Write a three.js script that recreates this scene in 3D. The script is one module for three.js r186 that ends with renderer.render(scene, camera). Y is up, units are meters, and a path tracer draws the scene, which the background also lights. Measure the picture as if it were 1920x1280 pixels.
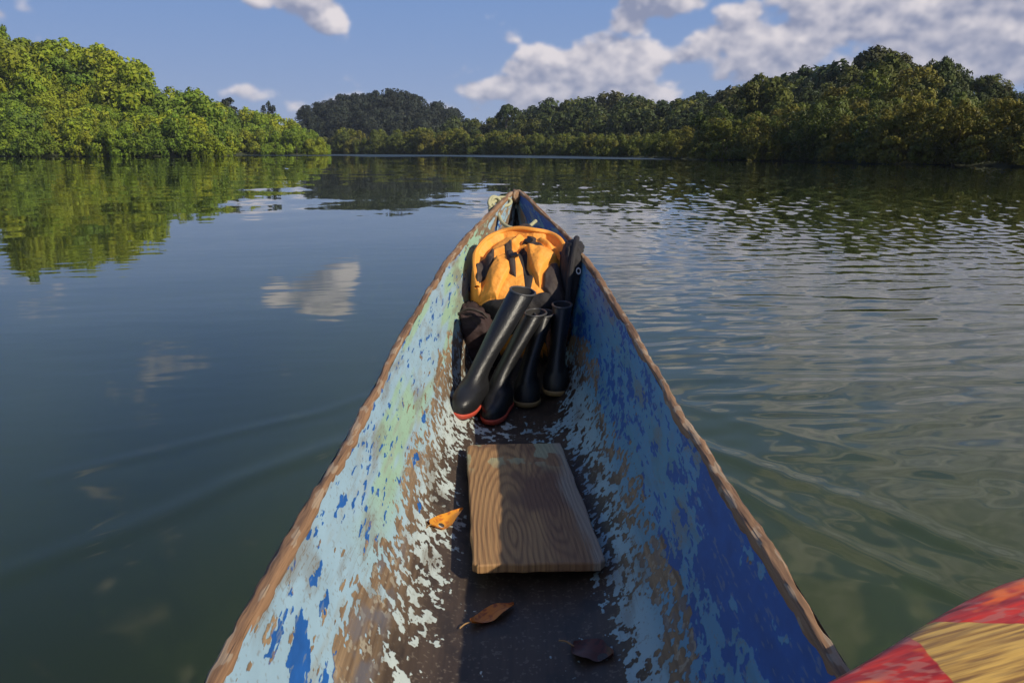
import * as THREE from 'three';
import { mergeGeometries } from 'three/addons/utils/BufferGeometryUtils.js';

// ------------------------------------------------------------------ camera, sky, sun, exposure
const scene = new THREE.Scene();
const EYE = 0.82;                                    // eye height above the water, metres
const camera = new THREE.PerspectiveCamera(2 * Math.atan(640 / 1507) * 180 / Math.PI, 1920 / 1280, 0.05, 3000);
camera.position.set(0, EYE, 0);
camera.rotation.x = -Math.atan(356 / 1507);
const renderer = new THREE.WebGLRenderer({ antialias: true });
renderer.setSize(1024, 682);
renderer.toneMapping = THREE.LinearToneMapping;
renderer.toneMappingExposure = 0.98;
renderer.shadowMap.enabled = true;

// ---- noise
function hash(x, y, s) { let h = Math.imul(x, 374761393) ^ Math.imul(y, 668265263) ^ Math.imul(s, 2147483647 ^ 0x5bd1e995); h = Math.imul(h ^ (h >>> 13), 1274126177); h ^= h >>> 16; return (h >>> 0) / 4294967296; }
function noise(x, y, s = 0) {
  const ix = Math.floor(x), iy = Math.floor(y), fx = x - ix, fy = y - iy;
  const u = fx * fx * (3 - 2 * fx), v = fy * fy * (3 - 2 * fy);
  const a = hash(ix, iy, s), b = hash(ix + 1, iy, s), c = hash(ix, iy + 1, s), d = hash(ix + 1, iy + 1, s);
  return a + (b - a) * u + (c - a) * v + (a - b - c + d) * u * v;
}
function fbm(x, y, o = 4, s = 0) { let r = 0, a = 0.5, t = 0; for (let i = 0; i < o; i++) { r += a * noise(x, y, s + i * 17); t += a; a *= 0.5; x = x * 2.03 + 11.3; y = y * 2.03 + 5.7; } return r / t; }
function fbmR(x, y, o = 4, s = 0) { let r = 0, a = 0.5, t = 0; for (let i = 0; i < o; i++) { const p = 1.62 * x + 1.18 * y + 7.1, q = 1.62 * y - 1.18 * x + 3.3; x = p; y = q; r += a * noise(x * 0.5, y * 0.5, s + i * 17); t += a; a *= 0.5; } return r / t; }
const clamp = (x, a = 0, b = 1) => Math.min(b, Math.max(a, x));
const sst = (a, b, x) => { const t = clamp((x - a) / (b - a)); return t * t * (3 - 2 * t); };
const mix = (a, b, t) => a + (b - a) * t;
const mix3 = (a, b, t) => [mix(a[0], b[0], t), mix(a[1], b[1], t), mix(a[2], b[2], t)];
function rng(seed) { let s = seed >>> 0; return () => { s = (s + 0x6d2b79f5) | 0; let t = Math.imul(s ^ (s >>> 15), 1 | s); t = (t + Math.imul(t ^ (t >>> 7), 61 | t)) ^ t; return ((t ^ (t >>> 14)) >>> 0) / 4294967296; }; }
function table(pts) { return (x) => { if (x <= pts[0][0]) return pts[0][1]; for (let i = 1; i < pts.length; i++) if (x <= pts[i][0]) { const [x0, y0] = pts[i - 1], [x1, y1] = pts[i]; const t = (x - x0) / (x1 - x0); const m0 = i > 1 ? (y1 - pts[i - 2][1]) / (x1 - pts[i - 2][0]) : (y1 - y0) / (x1 - x0), m1 = i < pts.length - 1 ? (pts[i + 1][1] - y0) / (pts[i + 1][0] - x0) : (y1 - y0) / (x1 - x0), h = x1 - x0, t2 = t * t, t3 = t2 * t; return (2 * t3 - 3 * t2 + 1) * y0 + (t3 - 2 * t2 + t) * h * m0 + (-2 * t3 + 3 * t2) * y1 + (t3 - t2) * h * m1; } return pts[pts.length - 1][1]; }; }

// ---- the sky: clear blue air, scattered cumulus, a bank of cumulus to the right
function makeSky() {
  const W = 3072, H = 1536, data = new Float32Array(W * H * 4);
  const D = Math.PI / 180;
  // cumulus heaps: azimuth right of forward, elevation, half sizes (degrees), strength
  const heaps = [[-13.6, 9.8, 2.3, 1.6, 1.0], [-12.0, 8.5, 1.7, 1.1, 1.0], [-16.4, 9.4, 1.1, 0.8, 0.85], [-23, 9.2, 1.0, 0.6, 0.35],
    [10.0, 9.9, 2.8, 1.7, 1.7], [8.2, 8.4, 1.7, 1.8, 0.75], [3.0, 5.4, 3.0, 1.7, 1.15], [7.2, 5.2, 3.4, 2.3, 1.25], [5.3, 3.9, 7.5, 1.3, 1.2], [-0.5, 3.9, 3.2, 0.9, 0.95], [2, 2.8, 9, 0.9, 0.9],
    [17, 6.2, 5.5, 2.4, 1.4], [22.5, 8.6, 6, 2.8, 1.25], [15, 8.3, 1.8, 1.3, 0.95], [30, 8.4, 9, 4.6, 1.4], [36, 5.0, 7, 2.4, 1.15], [26, 5.4, 9, 2.2, 1.15], [27, 10.5, 8, 3, 1.2],
    [-17.4, 3.7, 2.6, 0.8, 0.75], [-12, 3.2, 5, 0.7, 0.5], [21, 15.5, 6, 3.0, 1.2], [31, 17.5, 9, 5, 1.25], [15.5, 13.5, 2.5, 1.7, 0.95], [40, 13, 9, 5, 1.1], [24, 23, 7, 4, 1.0], [37, 27, 9, 5, 1.1]];
  const dens = (az, el, x, y, z) => {
    let b = 0;
    for (const [a, e, ra, re, s] of heaps) { const p = (az - a) / ra, q = (el - e) / re, r = p * p + (q > 0 ? q * q : q * q * 1.4); if (r < 2.2) b = Math.max(b, s * (1 - r * 0.62)); }
    const n = fbmR(az * 0.42 + 40, el * 0.62 + 9, 5, 3);
    let far = -0.6;
    if (el > 9 || Math.abs(az) > 34) {
      const k = 1.6 / (y + 0.16), side = sst(-20, 30, az < 150 && az > -150 ? az : -az);
      far = mix(-0.6, Math.max(-0.6, (fbmR(x * k * 1.7 + 3, z * k * 1.7 + 7, 4, 31) - 0.76 + 0.20 * side) * 5), Math.max(sst(10, 16, el), sst(34, 40, Math.abs(az))));
    }
    return Math.max(b + (n - 0.5) * 1.9 - 0.36, far + (n - 0.5) * 0.7);
  };
  const sun = SUN.clone();
  for (let row = 0; row < H; row++) {
    const up = ((row + 0.5) / H - 0.5) * Math.PI, y = Math.sin(up), el = up / D;
    for (let col = 0; col < W; col++) {
      const rd = ((col + 0.5) / W - 0.5) * 2 * Math.PI, x = Math.cos(rd) * Math.cos(up), z = Math.sin(rd) * Math.cos(up);
      let az = (rd + Math.PI / 2) / D; if (az > 180) az -= 360;
      const h = Math.max(0, y), t = 1 - Math.exp(-h * 6.2), t2 = sst(0.1, 0.9, h);
      let c = mix3([0.37, 0.44, 0.60], [0.115, 0.265, 0.60], t);
      c = mix3(c, [0.035, 0.095, 0.30], t2);
      const g = Math.max(0, x * sun.x + y * sun.y + z * sun.z);         // brighter air round the sun
      const glow = 0.12 * Math.pow(g, 6) + 0.4 * Math.pow(g, 40);
      c = [c[0] + glow * 0.9, c[1] + glow * 0.85, c[2] + glow * 0.75];
      if (el > 0.2) {
        const d = dens(az, el, x, y, z), a = sst(0.0, 0.42, d) * 0.96 * sst(0.1, 2.0, el);
        if (a > 0) {
          const dUp = dens(az + 0.55, el + 0.8, x, y, z), puff = fbmR(az * 1.5, el * 2.1, 4, 77);
          const lit = clamp(0.42 + (d - dUp) * 0.75 + (puff - 0.5) * 1.0 - sst(0.5, 1.2, d) * 0.08);
          let cc = mix3([0.27, 0.30, 0.43], [0.80, 0.745, 0.765], lit);
          cc = mix3(cc, [0.40, 0.44, 0.58], 0.35 * (1 - sst(1, 8, el)));
          c = mix3(c, cc, a);
        }
      }
      const i = (row * W + col) * 4; data[i] = c[0]; data[i + 1] = c[1]; data[i + 2] = c[2]; data[i + 3] = 1;
    }
  }
  const t = new THREE.DataTexture(data, W, H, THREE.RGBAFormat, THREE.FloatType);
  t.mapping = THREE.EquirectangularReflectionMapping; t.magFilter = THREE.LinearFilter; t.needsUpdate = true;
  return t;
}
// low afternoon sun behind the right shoulder
const SUN = new THREE.Vector3(1.37, 1.0, 1.05).normalize();
scene.background = makeSky();
scene.environment = scene.background;
const sunLight = new THREE.DirectionalLight(new THREE.Color().setRGB(1.0, 0.90, 0.72), 5.0);
sunLight.position.copy(SUN).multiplyScalar(60);
sunLight.castShadow = true;
sunLight.shadow.mapSize.set(4096, 4096);
Object.assign(sunLight.shadow.camera, { left: -40, right: 40, top: 40, bottom: -40, near: 1, far: 200 });
scene.add(sunLight);

// ------------------------------------------------------------------ helpers
const names = new Map();
function numbered(n) { const k = names.get(n) ?? 0; names.set(n, k + 1); return k ? n + '_' + String(k).padStart(3, '0') : n; }
function thing(name, label, category, group) { const o = new THREE.Group(); o.name = numbered(name); o.userData = { label, category }; if (group) o.userData.group = group; scene.add(o); return o; }
function part(name, geo, mat, parent, label) { const m = new THREE.Mesh(geo, mat); m.name = name; m.castShadow = m.receiveShadow = true; if (label) m.userData.label = label; parent.add(m); return m; }
function structure(name, geo, mat) { const m = new THREE.Mesh(geo, mat); m.name = name; m.castShadow = m.receiveShadow = true; m.userData.kind = 'structure'; scene.add(m); return m; }
function geom(pos, idx, uv, col, nor) {
  const g = new THREE.BufferGeometry();
  g.setAttribute('position', new THREE.BufferAttribute(new Float32Array(pos), 3));
  if (uv) g.setAttribute('uv', new THREE.BufferAttribute(new Float32Array(uv), 2));
  if (col) g.setAttribute('color', new THREE.BufferAttribute(new Float32Array(col), 3));
  g.setIndex(new THREE.BufferAttribute(new Uint32Array(idx), 1));
  if (nor) g.setAttribute('normal', new THREE.BufferAttribute(new Float32Array(nor), 3)); else g.computeVertexNormals();
  return g;
}
// a grid of points fn(i, j) -> [x, y, z], with uv fn
function sheet(nu, nv, fn, uvf, closeV = false, flip = false) {
  const pos = [], uv = [], idx = [], cols = nv + 1;
  for (let i = 0; i <= nu; i++) for (let j = 0; j <= nv; j++) { const p = fn(i, j); pos.push(p[0], p[1], p[2]); const q = uvf ? uvf(i, j) : [i / nu, j / nv]; uv.push(q[0], q[1]); }
  for (let i = 0; i < nu; i++) for (let j = 0; j < nv; j++) { const a = i * cols + j, b = a + 1, c = a + cols, d = c + 1; if (flip) idx.push(a, b, c, b, d, c); else idx.push(a, c, b, b, c, d); }
  const g = geom(pos, idx, uv);
  if (closeV) { const n = g.attributes.normal; for (let i = 0; i <= nu; i++) { const a = i * cols, b = a + nv, v = new THREE.Vector3(n.getX(a) + n.getX(b), n.getY(a) + n.getY(b), n.getZ(a) + n.getZ(b)).normalize(); n.setXYZ(a, v.x, v.y, v.z); n.setXYZ(b, v.x, v.y, v.z); } }
  return g;
}
function tube(points, r, seg = 60, rad = 8) { return new THREE.TubeGeometry(new THREE.CatmullRomCurve3(points.map((p) => new THREE.Vector3(p[0], p[1], -p[2]))), seg, r, rad, false); }
function dataTex(w, h, fn, srgb = true, wrap = true) {
  const d = new Uint8Array(w * h * 4), enc = (x) => Math.round(255 * (srgb ? (x <= 0.0031308 ? 12.92 * x : 1.055 * Math.pow(Math.max(x, 0), 1 / 2.4) - 0.055) : x));
  for (let j = 0; j < h; j++) for (let i = 0; i < w; i++) { const c = fn((i + 0.5) / w, (j + 0.5) / h, i, j), k = (j * w + i) * 4; d[k] = clamp(enc(c[0]), 0, 255); d[k + 1] = clamp(enc(c[1]), 0, 255); d[k + 2] = clamp(enc(c[2]), 0, 255); d[k + 3] = 255; }
  const t = new THREE.DataTexture(d, w, h); t.magFilter = THREE.LinearFilter; t.minFilter = THREE.LinearMipmapLinearFilter; t.generateMipmaps = true; if (srgb) t.colorSpace = THREE.SRGBColorSpace;
  t.wrapS = t.wrapT = wrap ? THREE.RepeatWrapping : THREE.ClampToEdgeWrapping; t.needsUpdate = true; return t;
}
const mat = (o) => new THREE.MeshStandardMaterial(o);
const lin = (r, g, b) => new THREE.Color().setRGB(r, g, b);

// ------------------------------------------------------------------ canoe lines (z is metres ahead of the camera)
const widthAt = table([[-2.62, 0.012], [-2.3, 0.13], [-1.7, 0.27], [-0.9, 0.355], [0, 0.380], [0.82, 0.380], [1.14, 0.385], [1.54, 0.381], [1.86, 0.379], [2.26, 0.371], [2.62, 0.352], [3.12, 0.312], [3.53, 0.250], [3.82, 0.186], [4.08, 0.118], [4.30, 0.055], [4.42, 0.018]]);
const railY = (z) => z > 1.6 ? EYE - (0.60 - 0.385 * Math.pow(clamp((z - 1.6) / 2.75), 1.7)) : z < -1.2 ? 0.22 + 0.09 * Math.pow((-1.2 - z) / 1.4, 2) : 0.22;
const keelY = table([[-2.62, 0.2], [-2.3, 0.0], [-1.9, -0.1], [-1.5, -0.13], [0, -0.132], [2.9, -0.132], [3.3, -0.115], [3.6, -0.06], [3.85, 0.05], [4.1, 0.22], [4.3, 0.40], [4.42, 0.52]]);
const curveP = (z) => 3.9 - 2.3 * sst(2.9, 4.1, z) - 1.8 * sst(1.4, 2.4, -z);
const CX = 0.022, RIM = 0.020;
function innerAt(z, t) { const w = Math.max(0.004, widthAt(z) - RIM), y0 = keelY(z); return [CX + t * w, y0 + (railY(z) - y0) * Math.pow(Math.abs(t), curveP(z))]; }
function outerAt(z, t) { const w = widthAt(z), y0 = keelY(z) - 0.045; return [CX + t * w, y0 + (railY(z) - y0) * Math.pow(Math.abs(t), curveP(z))]; }
function floorY(x, z) { const w = Math.max(0.01, widthAt(z) - RIM); return keelY(z) + (railY(z) - keelY(z)) * Math.pow(clamp(Math.abs(x - CX) / w), curveP(z)); }
const roomAt = (y, z) => (widthAt(z) - RIM - 0.006) * Math.pow(clamp((y - keelY(z)) / (railY(z) - keelY(z)), 0.001, 1), 1 / curveP(z));   // half width inside the hull at a height
function arcSection(at, z, n) {       // 2n + 1 points from left rail to right rail at equal steps along the girth
  const N = 160, half = [0], ts = [0]; let p = at(z, 0);
  for (let i = 1; i <= N; i++) { const t = i / N, q = at(z, t); half.push(half[i - 1] + Math.hypot(q[0] - p[0], q[1] - p[1])); ts.push(t); p = q; }
  const total = half[N], out = [];
  for (let k = 0; k <= n; k++) { const s = (k / n) * total; let i = 1; while (i < N && half[i] < s) i++; const f = (s - half[i - 1]) / Math.max(1e-9, half[i] - half[i - 1]); out.push(ts[i - 1] + (ts[i] - ts[i - 1]) * f); }
  return [...out.slice(1).reverse().map((t) => -t), ...out].map((t) => at(z, t));
}
const Z0 = -2.62, Z1 = 4.42;
const uOf = (z) => z < 0.7 ? 0.08 * (z - Z0) / (0.7 - Z0) : z < 2.4 ? 0.08 + 0.66 * (z - 0.7) / 1.7 : 0.74 + 0.26 * (z - 2.4) / (Z1 - 2.4);
const zOf = (u) => u < 0.08 ? Z0 + u / 0.08 * (0.7 - Z0) : u < 0.74 ? 0.7 + (u - 0.08) / 0.66 * 1.7 : 2.4 + (u - 0.74) / 0.26 * (Z1 - 2.4);

// ------------------------------------------------------------------ water
const RNG = rng(7);
const waves = [];
for (let i = 0; i < 10; i++) { const l = 1.2 * Math.pow(5, RNG()), a = (RNG() - 0.5) * 2.2 + 0.2; waves.push([Math.sin(a) * 2 * Math.PI / l, Math.cos(a) * 2 * Math.PI / l, RNG() * 6.28, 0.0016, 0]); }
for (let i = 0; i < 44; i++) { const l = 0.075 * Math.pow(8, RNG() * RNG() + 0.12 * RNG()), a = (RNG() - 0.5) * 0.95 - 0.22; waves.push([Math.sin(a) * 2 * Math.PI / l, Math.cos(a) * 2 * Math.PI / l, RNG() * 6.28, 0.0068, 1]); }
const segDist = (x, z, a, b) => { const dx = b[0] - a[0], dz = b[1] - a[1], t = clamp(((x - a[0]) * dx + (z - a[1]) * dz) / (dx * dx + dz * dz)); return [Math.hypot(x - a[0] - t * dx, z - a[1] - t * dz), t, Math.sign((x - a[0]) * dz - (z - a[1]) * dx)]; };
const wakes = [ // crest polylines of the bow wave (x, z), height, half width
  [[[0.36, 2.42], [0.57, 2.13], [0.73, 1.93], [0.86, 1.76], [0.95, 1.60], [1.10, 1.42], [1.5, 1.0], [2.0, 0.5]], 0.0042, 0.05],
  [[[0.42, 2.08], [0.57, 1.87], [0.66, 1.66], [0.83, 1.40], [1.2, 0.9]], 0.0030, 0.04],
  [[[0.40, 2.75], [0.75, 2.35], [1.05, 2.05], [1.5, 1.62]], 0.0020, 0.06],
  [[[-0.36, 2.86], [-0.48, 2.67], [-0.62, 2.48], [-0.78, 2.34], [-1.2, 1.95]], 0.0018, 0.05],
  [[[-0.38, 2.4], [-0.46, 2.24], [-0.70, 1.93], [-0.81, 1.72], [-1.2, 1.2]], 0.0030, 0.06]];
function ripple(x, z) {               // steepness of the small wind ripples: calm to the left, ruffled to the right and far out
  const r = Math.hypot(x, z), b = x / Math.max(1, z + 2);
  let m = 0.10 + 0.95 * sst(-0.02, 0.22, b) * (0.45 + 0.75 * fbm(x * 0.35 + 5, z * 0.22, 3, 9));
  m += 0.55 * sst(0.62, 0.75, fbm(x * 0.25 + 30, z * 0.12 + 8, 3, 12)) * sst(2.5, 5, r);
  m *= 1 - 0.75 * sst(2.6, 1.2, r);
  m *= mix(1, 0.62, sst(4, 12, r)) * mix(1, 0.6, sst(14, 40, r));
  return m;
}
function waterAt(x, z) {
  let h = 0, gx = 0, gz = 0; const m = ripple(x, z);
  for (const [kx, kz, ph, st, kind] of waves) {
    const k = Math.hypot(kx, kz), wob = kind ? 0.55 * Math.sin(x * 0.9 + z * 0.5 + ph * 3) + 0.4 * Math.sin(z * 1.3 - x * 0.7 + ph) : 0.4 * Math.sin(x * 0.3 + ph), s = st * (kind ? m : 1), a = kx * x + kz * z + ph + wob;
    h += s / k * Math.sin(a); const c = s * Math.cos(a) / k; gx += c * kx; gz += c * kz;
  }
  return [h, gx, gz];
}
function wakeH(x, z) { let h = 0; if (z > 4 || Math.abs(x) > 3) return 0; for (const [pts, a, wd] of wakes) { let best = 9, at = 0, n = pts.length - 1; for (let i = 0; i < n; i++) { const [d, t] = segDist(x, z, pts[i], pts[i + 1]); if (d < best) { best = d; at = (i + t) / n; } } if (best < wd * 4) { const q = best / wd; h += a * (1 - at * 0.6) * (1 - q * q * 0.9) * Math.exp(-q * q * 0.9); } } return h; }
{
  const fine = 460, rows = 660, ang = [];
  for (let i = 0; i <= fine; i++) ang.push(Math.atan(mix(-0.80, 0.80, i / fine)));
  for (let a = ang[fine] + 0.02; a < Math.PI * 2 + ang[0] - 0.01; a += 0.05) ang.push(a);
  ang.push(Math.PI * 2 + ang[0]);
  const rad = [0.05, 0.3, 0.5, 0.65, 0.8, 0.92];
  for (let i = 0; i <= rows; i++) rad.push(1 / mix(1, 1 / 330, Math.pow(i / rows, 0.92)));
  rad.push(420, 600, 1000, 1800);
  const pos = [], nor = [], idx = [], inside = [], A = ang.length;
  for (const r of rad) for (let j = 0; j < A; j++) {
    const x = Math.sin(ang[j]) * r, z = Math.cos(ang[j]) * r;
    const front = j <= fine;
    let [h, gx, gz] = front ? waterAt(x, z) : [0, 0, 0];
    if (front) { const e = 0.006, w0 = wakeH(x, z); h += w0; if (w0 || (z < 4 && Math.abs(x) < 3)) { gx += (wakeH(x + e, z) - wakeH(x - e, z)) / (2 * e); gz += (wakeH(x, z + e) - wakeH(x, z - e)) / (2 * e); } }
    if (j === 0 || j === fine || j === A - 1) h = gx = gz = 0;
    pos.push(x, h, -z); const l = Math.hypot(gx, 1, gz); nor.push(-gx / l, 1 / l, gz / l);
    let ins = false; if (z > -2.5 && z < 4.2) { const o = outerAt(z, 1)[0] - CX, k0 = keelY(z) - 0.045; if (k0 < 0) { const t = Math.pow(-k0 / (railY(z) - k0), 1 / curveP(z)); ins = Math.abs(x - CX) < t * o - 0.014; } }
    inside.push(ins || r < 0.06);
  }
  for (let i = 0; i < rad.length - 1; i++) for (let j = 0; j < A - 1; j++) { const a = i * A + j, b = a + 1, c = a + A, d = c + 1; if (!(inside[a] && inside[b] && inside[c])) idx.push(a, b, c); if (!(inside[b] && inside[d] && inside[c])) idx.push(b, d, c); }
  structure('water', geom(pos, idx, null, null, nor), new THREE.MeshPhysicalMaterial({ color: lin(0.9, 0.95, 0.85), roughness: 0.02, ior: 1.333, specularIntensity: 1, transmission: 1, thickness: 1 }));
}

// silt bed of the inlet
{
  const silt = dataTex(512, 512, (u, v) => { const n = fbm(u * 24, v * 24, 4, 15), m = fbm(u * 6 + 3, v * 6, 3, 16); return mix3([0.048, 0.066, 0.0095], [0.062, 0.084, 0.013], n * 0.5 + m * 0.5); });
  structure('lake_bed', sheet(40, 40, (i, j) => { const x = mix(-1, 1, i / 40), z = mix(-1, 1, j / 40); return [x * Math.abs(x) * 900, -1.7 - 0.3 * noise(i * 0.7, j * 0.7, 5), -z * Math.abs(z) * 900]; }, (i, j) => { const x = mix(-1, 1, i / 40), z = mix(-1, 1, j / 40); return [x * Math.abs(x) * 90, z * Math.abs(z) * 90]; }, false, true), mat({ map: silt, roughness: 1 }));
}
// wind-ruffled water along the far shore
{
  const nx = 80, nz = 10, X = (i) => mix(-62, 17, i / nx), far = (x) => table([[-62, 262], [-30, 238], [-1, 194], [12, 149], [17, 118]])(x), near = (x) => table([[-62, 190], [-30, 150], [-1, 118], [12, 92], [17, 84]])(x);
  const g = sheet(nx, nz, (i, j) => { const x = X(i), f = far(x), n = near(x), e = (noise(x * 0.09, 1, 4) - 0.5) * 22; return [x, 0.012, -mix(n + e, f, j / nz)]; }, null, false, true);
  structure('ruffled_water', g, new THREE.MeshPhysicalMaterial({ color: lin(0.0165, 0.0235, 0.0070), roughness: 0.42, ior: 1.333 }));
}

// ------------------------------------------------------------------ land
const shoreRight = [[34, 22], [29.6, 36], [28, 44], [27.3, 49], [25.6, 56], [24.7, 69], [20.7, 82], [18, 118], [12, 154], [-1, 199], [-30, 245], [-64, 275], [-120, 290]];
const shoreLeft = [[-150, 96], [-112, 126], [-90, 136], [-70, 138], [-52, 137], [-55, 165], [-74, 200], [-60, 206], [-48, 206], [-55, 235], [-100, 262], [-120, 290]];
function inPoly(x, z, poly) { let c = false; for (let i = 0, j = poly.length - 1; i < poly.length; j = i++) { const [xi, zi] = poly[i], [xj, zj] = poly[j]; if ((zi > z) !== (zj > z) && x < (xj - xi) * (z - zi) / (zj - zi) + xi) c = !c; } return c; }
const polyR = [...shoreRight, [-700, 300], [-700, 900], [700, 900], [700, 22]], polyL = [...shoreLeft, [-500, 290], [-500, 60]];
const lineDist = (x, z, line) => { let b = 1e9; for (let i = 0; i < line.length - 1; i++) b = Math.min(b, segDist(x, z, line[i], line[i + 1])[0]); return b; };
function landY(x, z) {
  let h = -1.2;
  if (inPoly(x, z, polyR)) { const d = lineDist(x, z, shoreRight); h = Math.max(h, 0.12 + Math.min(0.6, d * 0.1) + sst(8, 42, d) * (2.4 + 1.2 * noise(x * 0.02, z * 0.02, 3)) * sst(-20, 40, x + 30) + sst(6, 60, d) * 1); }
  else { const d = lineDist(x, z, shoreRight); h = Math.max(h, 0.12 - d * 0.35); }
  if (inPoly(x, z, polyL)) { const d = lineDist(x, z, shoreLeft); const top = z < 185 ? mix(1.2, 12.5, sst(-52, -92, x)) : mix(0.6, 5, sst(-48, -85, x)); h = Math.max(h, 0.12 + Math.min(0.5, d * 0.1) + top * sst(1, 26, d)); }
  else { const d = lineDist(x, z, shoreLeft); h = Math.max(h, 0.12 - d * 0.35); }
  const dx = (x + 72) / 46, dz = (z - 415) / 55; h += 17 * Math.exp(-dx * dx * dx * dx - dz * dz) * sst(300, 360, z);
  return Math.max(-1.2, h);
}
{
  const nx = 130, nz = 130, X = (i) => mix(-330, 240, i / nx), Z = (j) => mix(20, 520, Math.pow(j / nz, 1.25));
  const litter = dataTex(512, 512, (u, v) => { const n = fbm(u * 40, v * 40, 4, 5), m = fbm(u * 7, v * 7, 3, 8); return mix3([0.02, 0.03, 0.01], [0.05, 0.06, 0.02], n * 0.6 + m * 0.4); });
  structure('terrain', sheet(nx, nz, (i, j) => [X(i), landY(X(i), Z(j)) + (noise(X(i) * 0.3, Z(j) * 0.3, 2) - 0.5) * 0.2, -Z(j)], (i, j) => [X(i) / 12, Z(j) / 12], false, true), mat({ map: litter, roughness: 1 }));
}

// ------------------------------------------------------------------ trees
// a spray: a small tuft of leaves, up is its outer side
function makeSpray(seed, n, leaf) {
  const R = rng(seed), pos = [], nor = [], col = [], idx = [], v = new THREE.Vector3(), t = new THREE.Vector3(), b = new THREE.Vector3(), m = new THREE.Vector3();
  for (let k = 0; k < n; k++) {
    const a = R() * 6.283, u = R() * 1.7 - 0.7, s = Math.sqrt(1 - u * u), rr = Math.cbrt(0.15 + 0.85 * R()), px = Math.cos(a) * s * rr, py = u * rr * 0.72, pz = Math.sin(a) * s * rr;
    v.set(px * 0.7 + (R() - 0.5) * 1.3, 0.45 + py * 0.5 + (R() - 0.5) * 1.2, pz * 0.7 + (R() - 0.5) * 1.3).normalize(); t.set(R() - 0.5, R() - 0.7, R() - 0.5).cross(v).normalize(); b.crossVectors(v, t);
    m.set(v.x * 0.55 + px * 0.6, v.y * 0.55 + py * 0.6 + 0.3, v.z * 0.55 + pz * 0.6).normalize();
    const L = leaf * (0.6 + 0.8 * R()), W = L * (0.40 + 0.2 * R()), i0 = pos.length / 3;
    for (const [p, q, h] of [[-1, 0, 0], [0, -1, 0.16], [1, 0, 0], [0, 1, 0.16]]) { pos.push(px + t.x * p * L / 2 + b.x * q * W / 2 + v.x * h * L, py + t.y * p * L / 2 + b.y * q * W / 2 + v.y * h * L, pz + t.z * p * L / 2 + b.z * q * W / 2 + v.z * h * L); nor.push(m.x, m.y, m.z); }
    const j = 0.78 + 0.44 * R(), w = (R() - 0.5) * 0.14; for (let e = 0; e < 4; e++) col.push(j * (1 + w), j, j * (1 - w * 0.6)); idx.push(i0, i0 + 1, i0 + 2, i0, i0 + 2, i0 + 3);
  }
  return geom(pos, idx, null, col, nor);
}
// a crown: sprays set over the lobes of the canopy, heights from 0 (ground) up
function makeCrown(seed, o) {
  const R = rng(seed), lobes = [], spray = makeSpray(seed + 3, o.per, o.leaf / o.clumpR);
  for (let i = 0; i < o.lobes; i++) { const a = R() * 6.283, q = Math.sqrt(R()) * o.spread, yy = mix(o.y0, o.y1, Math.pow(R(), 0.8)) - (o.dome ?? 0.5) * q * q * 0.9; lobes.push([Math.cos(a) * q, Math.max(o.y0 * 0.7, yy), Math.sin(a) * q, o.lobeR * (0.65 + 0.6 * R()), 0.85 + 0.3 * R(), (R() - 0.5) * 0.13]); }
  const im = new THREE.InstancedMesh(spray, bark, o.clumps), M = new THREE.Matrix4(), Q = new THREE.Quaternion(), Y = new THREE.Vector3(0, 1, 0), D = new THREE.Vector3(), P = new THREE.Vector3(), S = new THREE.Vector3(), q2 = new THREE.Quaternion(), C = new THREE.Color();
  for (let i = 0; i < o.clumps; i++) {
    const l = lobes[i % lobes.length], a = R() * 6.283, uu = clamp(R() * 2 - 0.75, -0.8, 1), s = Math.sqrt(1 - uu * uu), rr = l[3] * (0.70 + 0.36 * R()); D.set(Math.cos(a) * s, uu, Math.sin(a) * s);
    P.set(l[0] + D.x * rr, Math.max(0.3, l[1] + D.y * rr * 0.8), l[2] + D.z * rr); D.y += 0.35; D.normalize(); Q.setFromUnitVectors(Y, D); q2.setFromAxisAngle(Y, R() * 6.283); Q.multiply(q2); const k = o.clumpR * (0.75 + 0.5 * R()); S.set(k, k, k); M.compose(P, Q, S); im.setMatrixAt(i, M);
    const j = l[4] * (0.82 + 0.36 * R()), w = l[5] + (R() - 0.5) * 0.10; C.setRGB(j * (1 + w), j, j * (1 - w * 0.6)); im.setColorAt(i, C);
  }
  return { crown: im, lobes };
}
function makeTrunk(seed, lobes, r0, forkY) {
  const R = rng(seed), gs = [];
  const limb = (p, q, ra, rb) => { const n = 5, m = [(p[0] + q[0]) / 2 + (R() - 0.5) * 0.5, (p[1] + q[1]) / 2 + 0.2, (p[2] + q[2]) / 2 + (R() - 0.5) * 0.5], c = new THREE.QuadraticBezierCurve3(new THREE.Vector3(...p), new THREE.Vector3(...m), new THREE.Vector3(...q)); const g = new THREE.TubeGeometry(c, n, 1, 6, false), P = g.attributes.position; for (let i = 0; i <= n; i++) { const w = c.getPoint(i / n), rr = mix(ra, rb, i / n); for (let j = 0; j <= 6; j++) { const k = i * 7 + j; P.setXYZ(k, w.x + (P.getX(k) - w.x) * rr, w.y + (P.getY(k) - w.y) * rr, w.z + (P.getZ(k) - w.z) * rr); } } g.computeVertexNormals(); gs.push(g); };
  limb([0, -0.5, 0], [0.1, forkY, 0.05], r0, r0 * 0.7);
  for (const l of lobes.slice(0, 6)) limb([0.1, forkY * (0.7 + 0.3 * R()), 0.05], [l[0] * 0.8, l[1], l[2] * 0.8], r0 * 0.55, r0 * 0.15);
  return mergeGeometries(gs);
}
const bark = mat({ color: lin(0.10, 0.08, 0.06), roughness: 0.95 });
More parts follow.
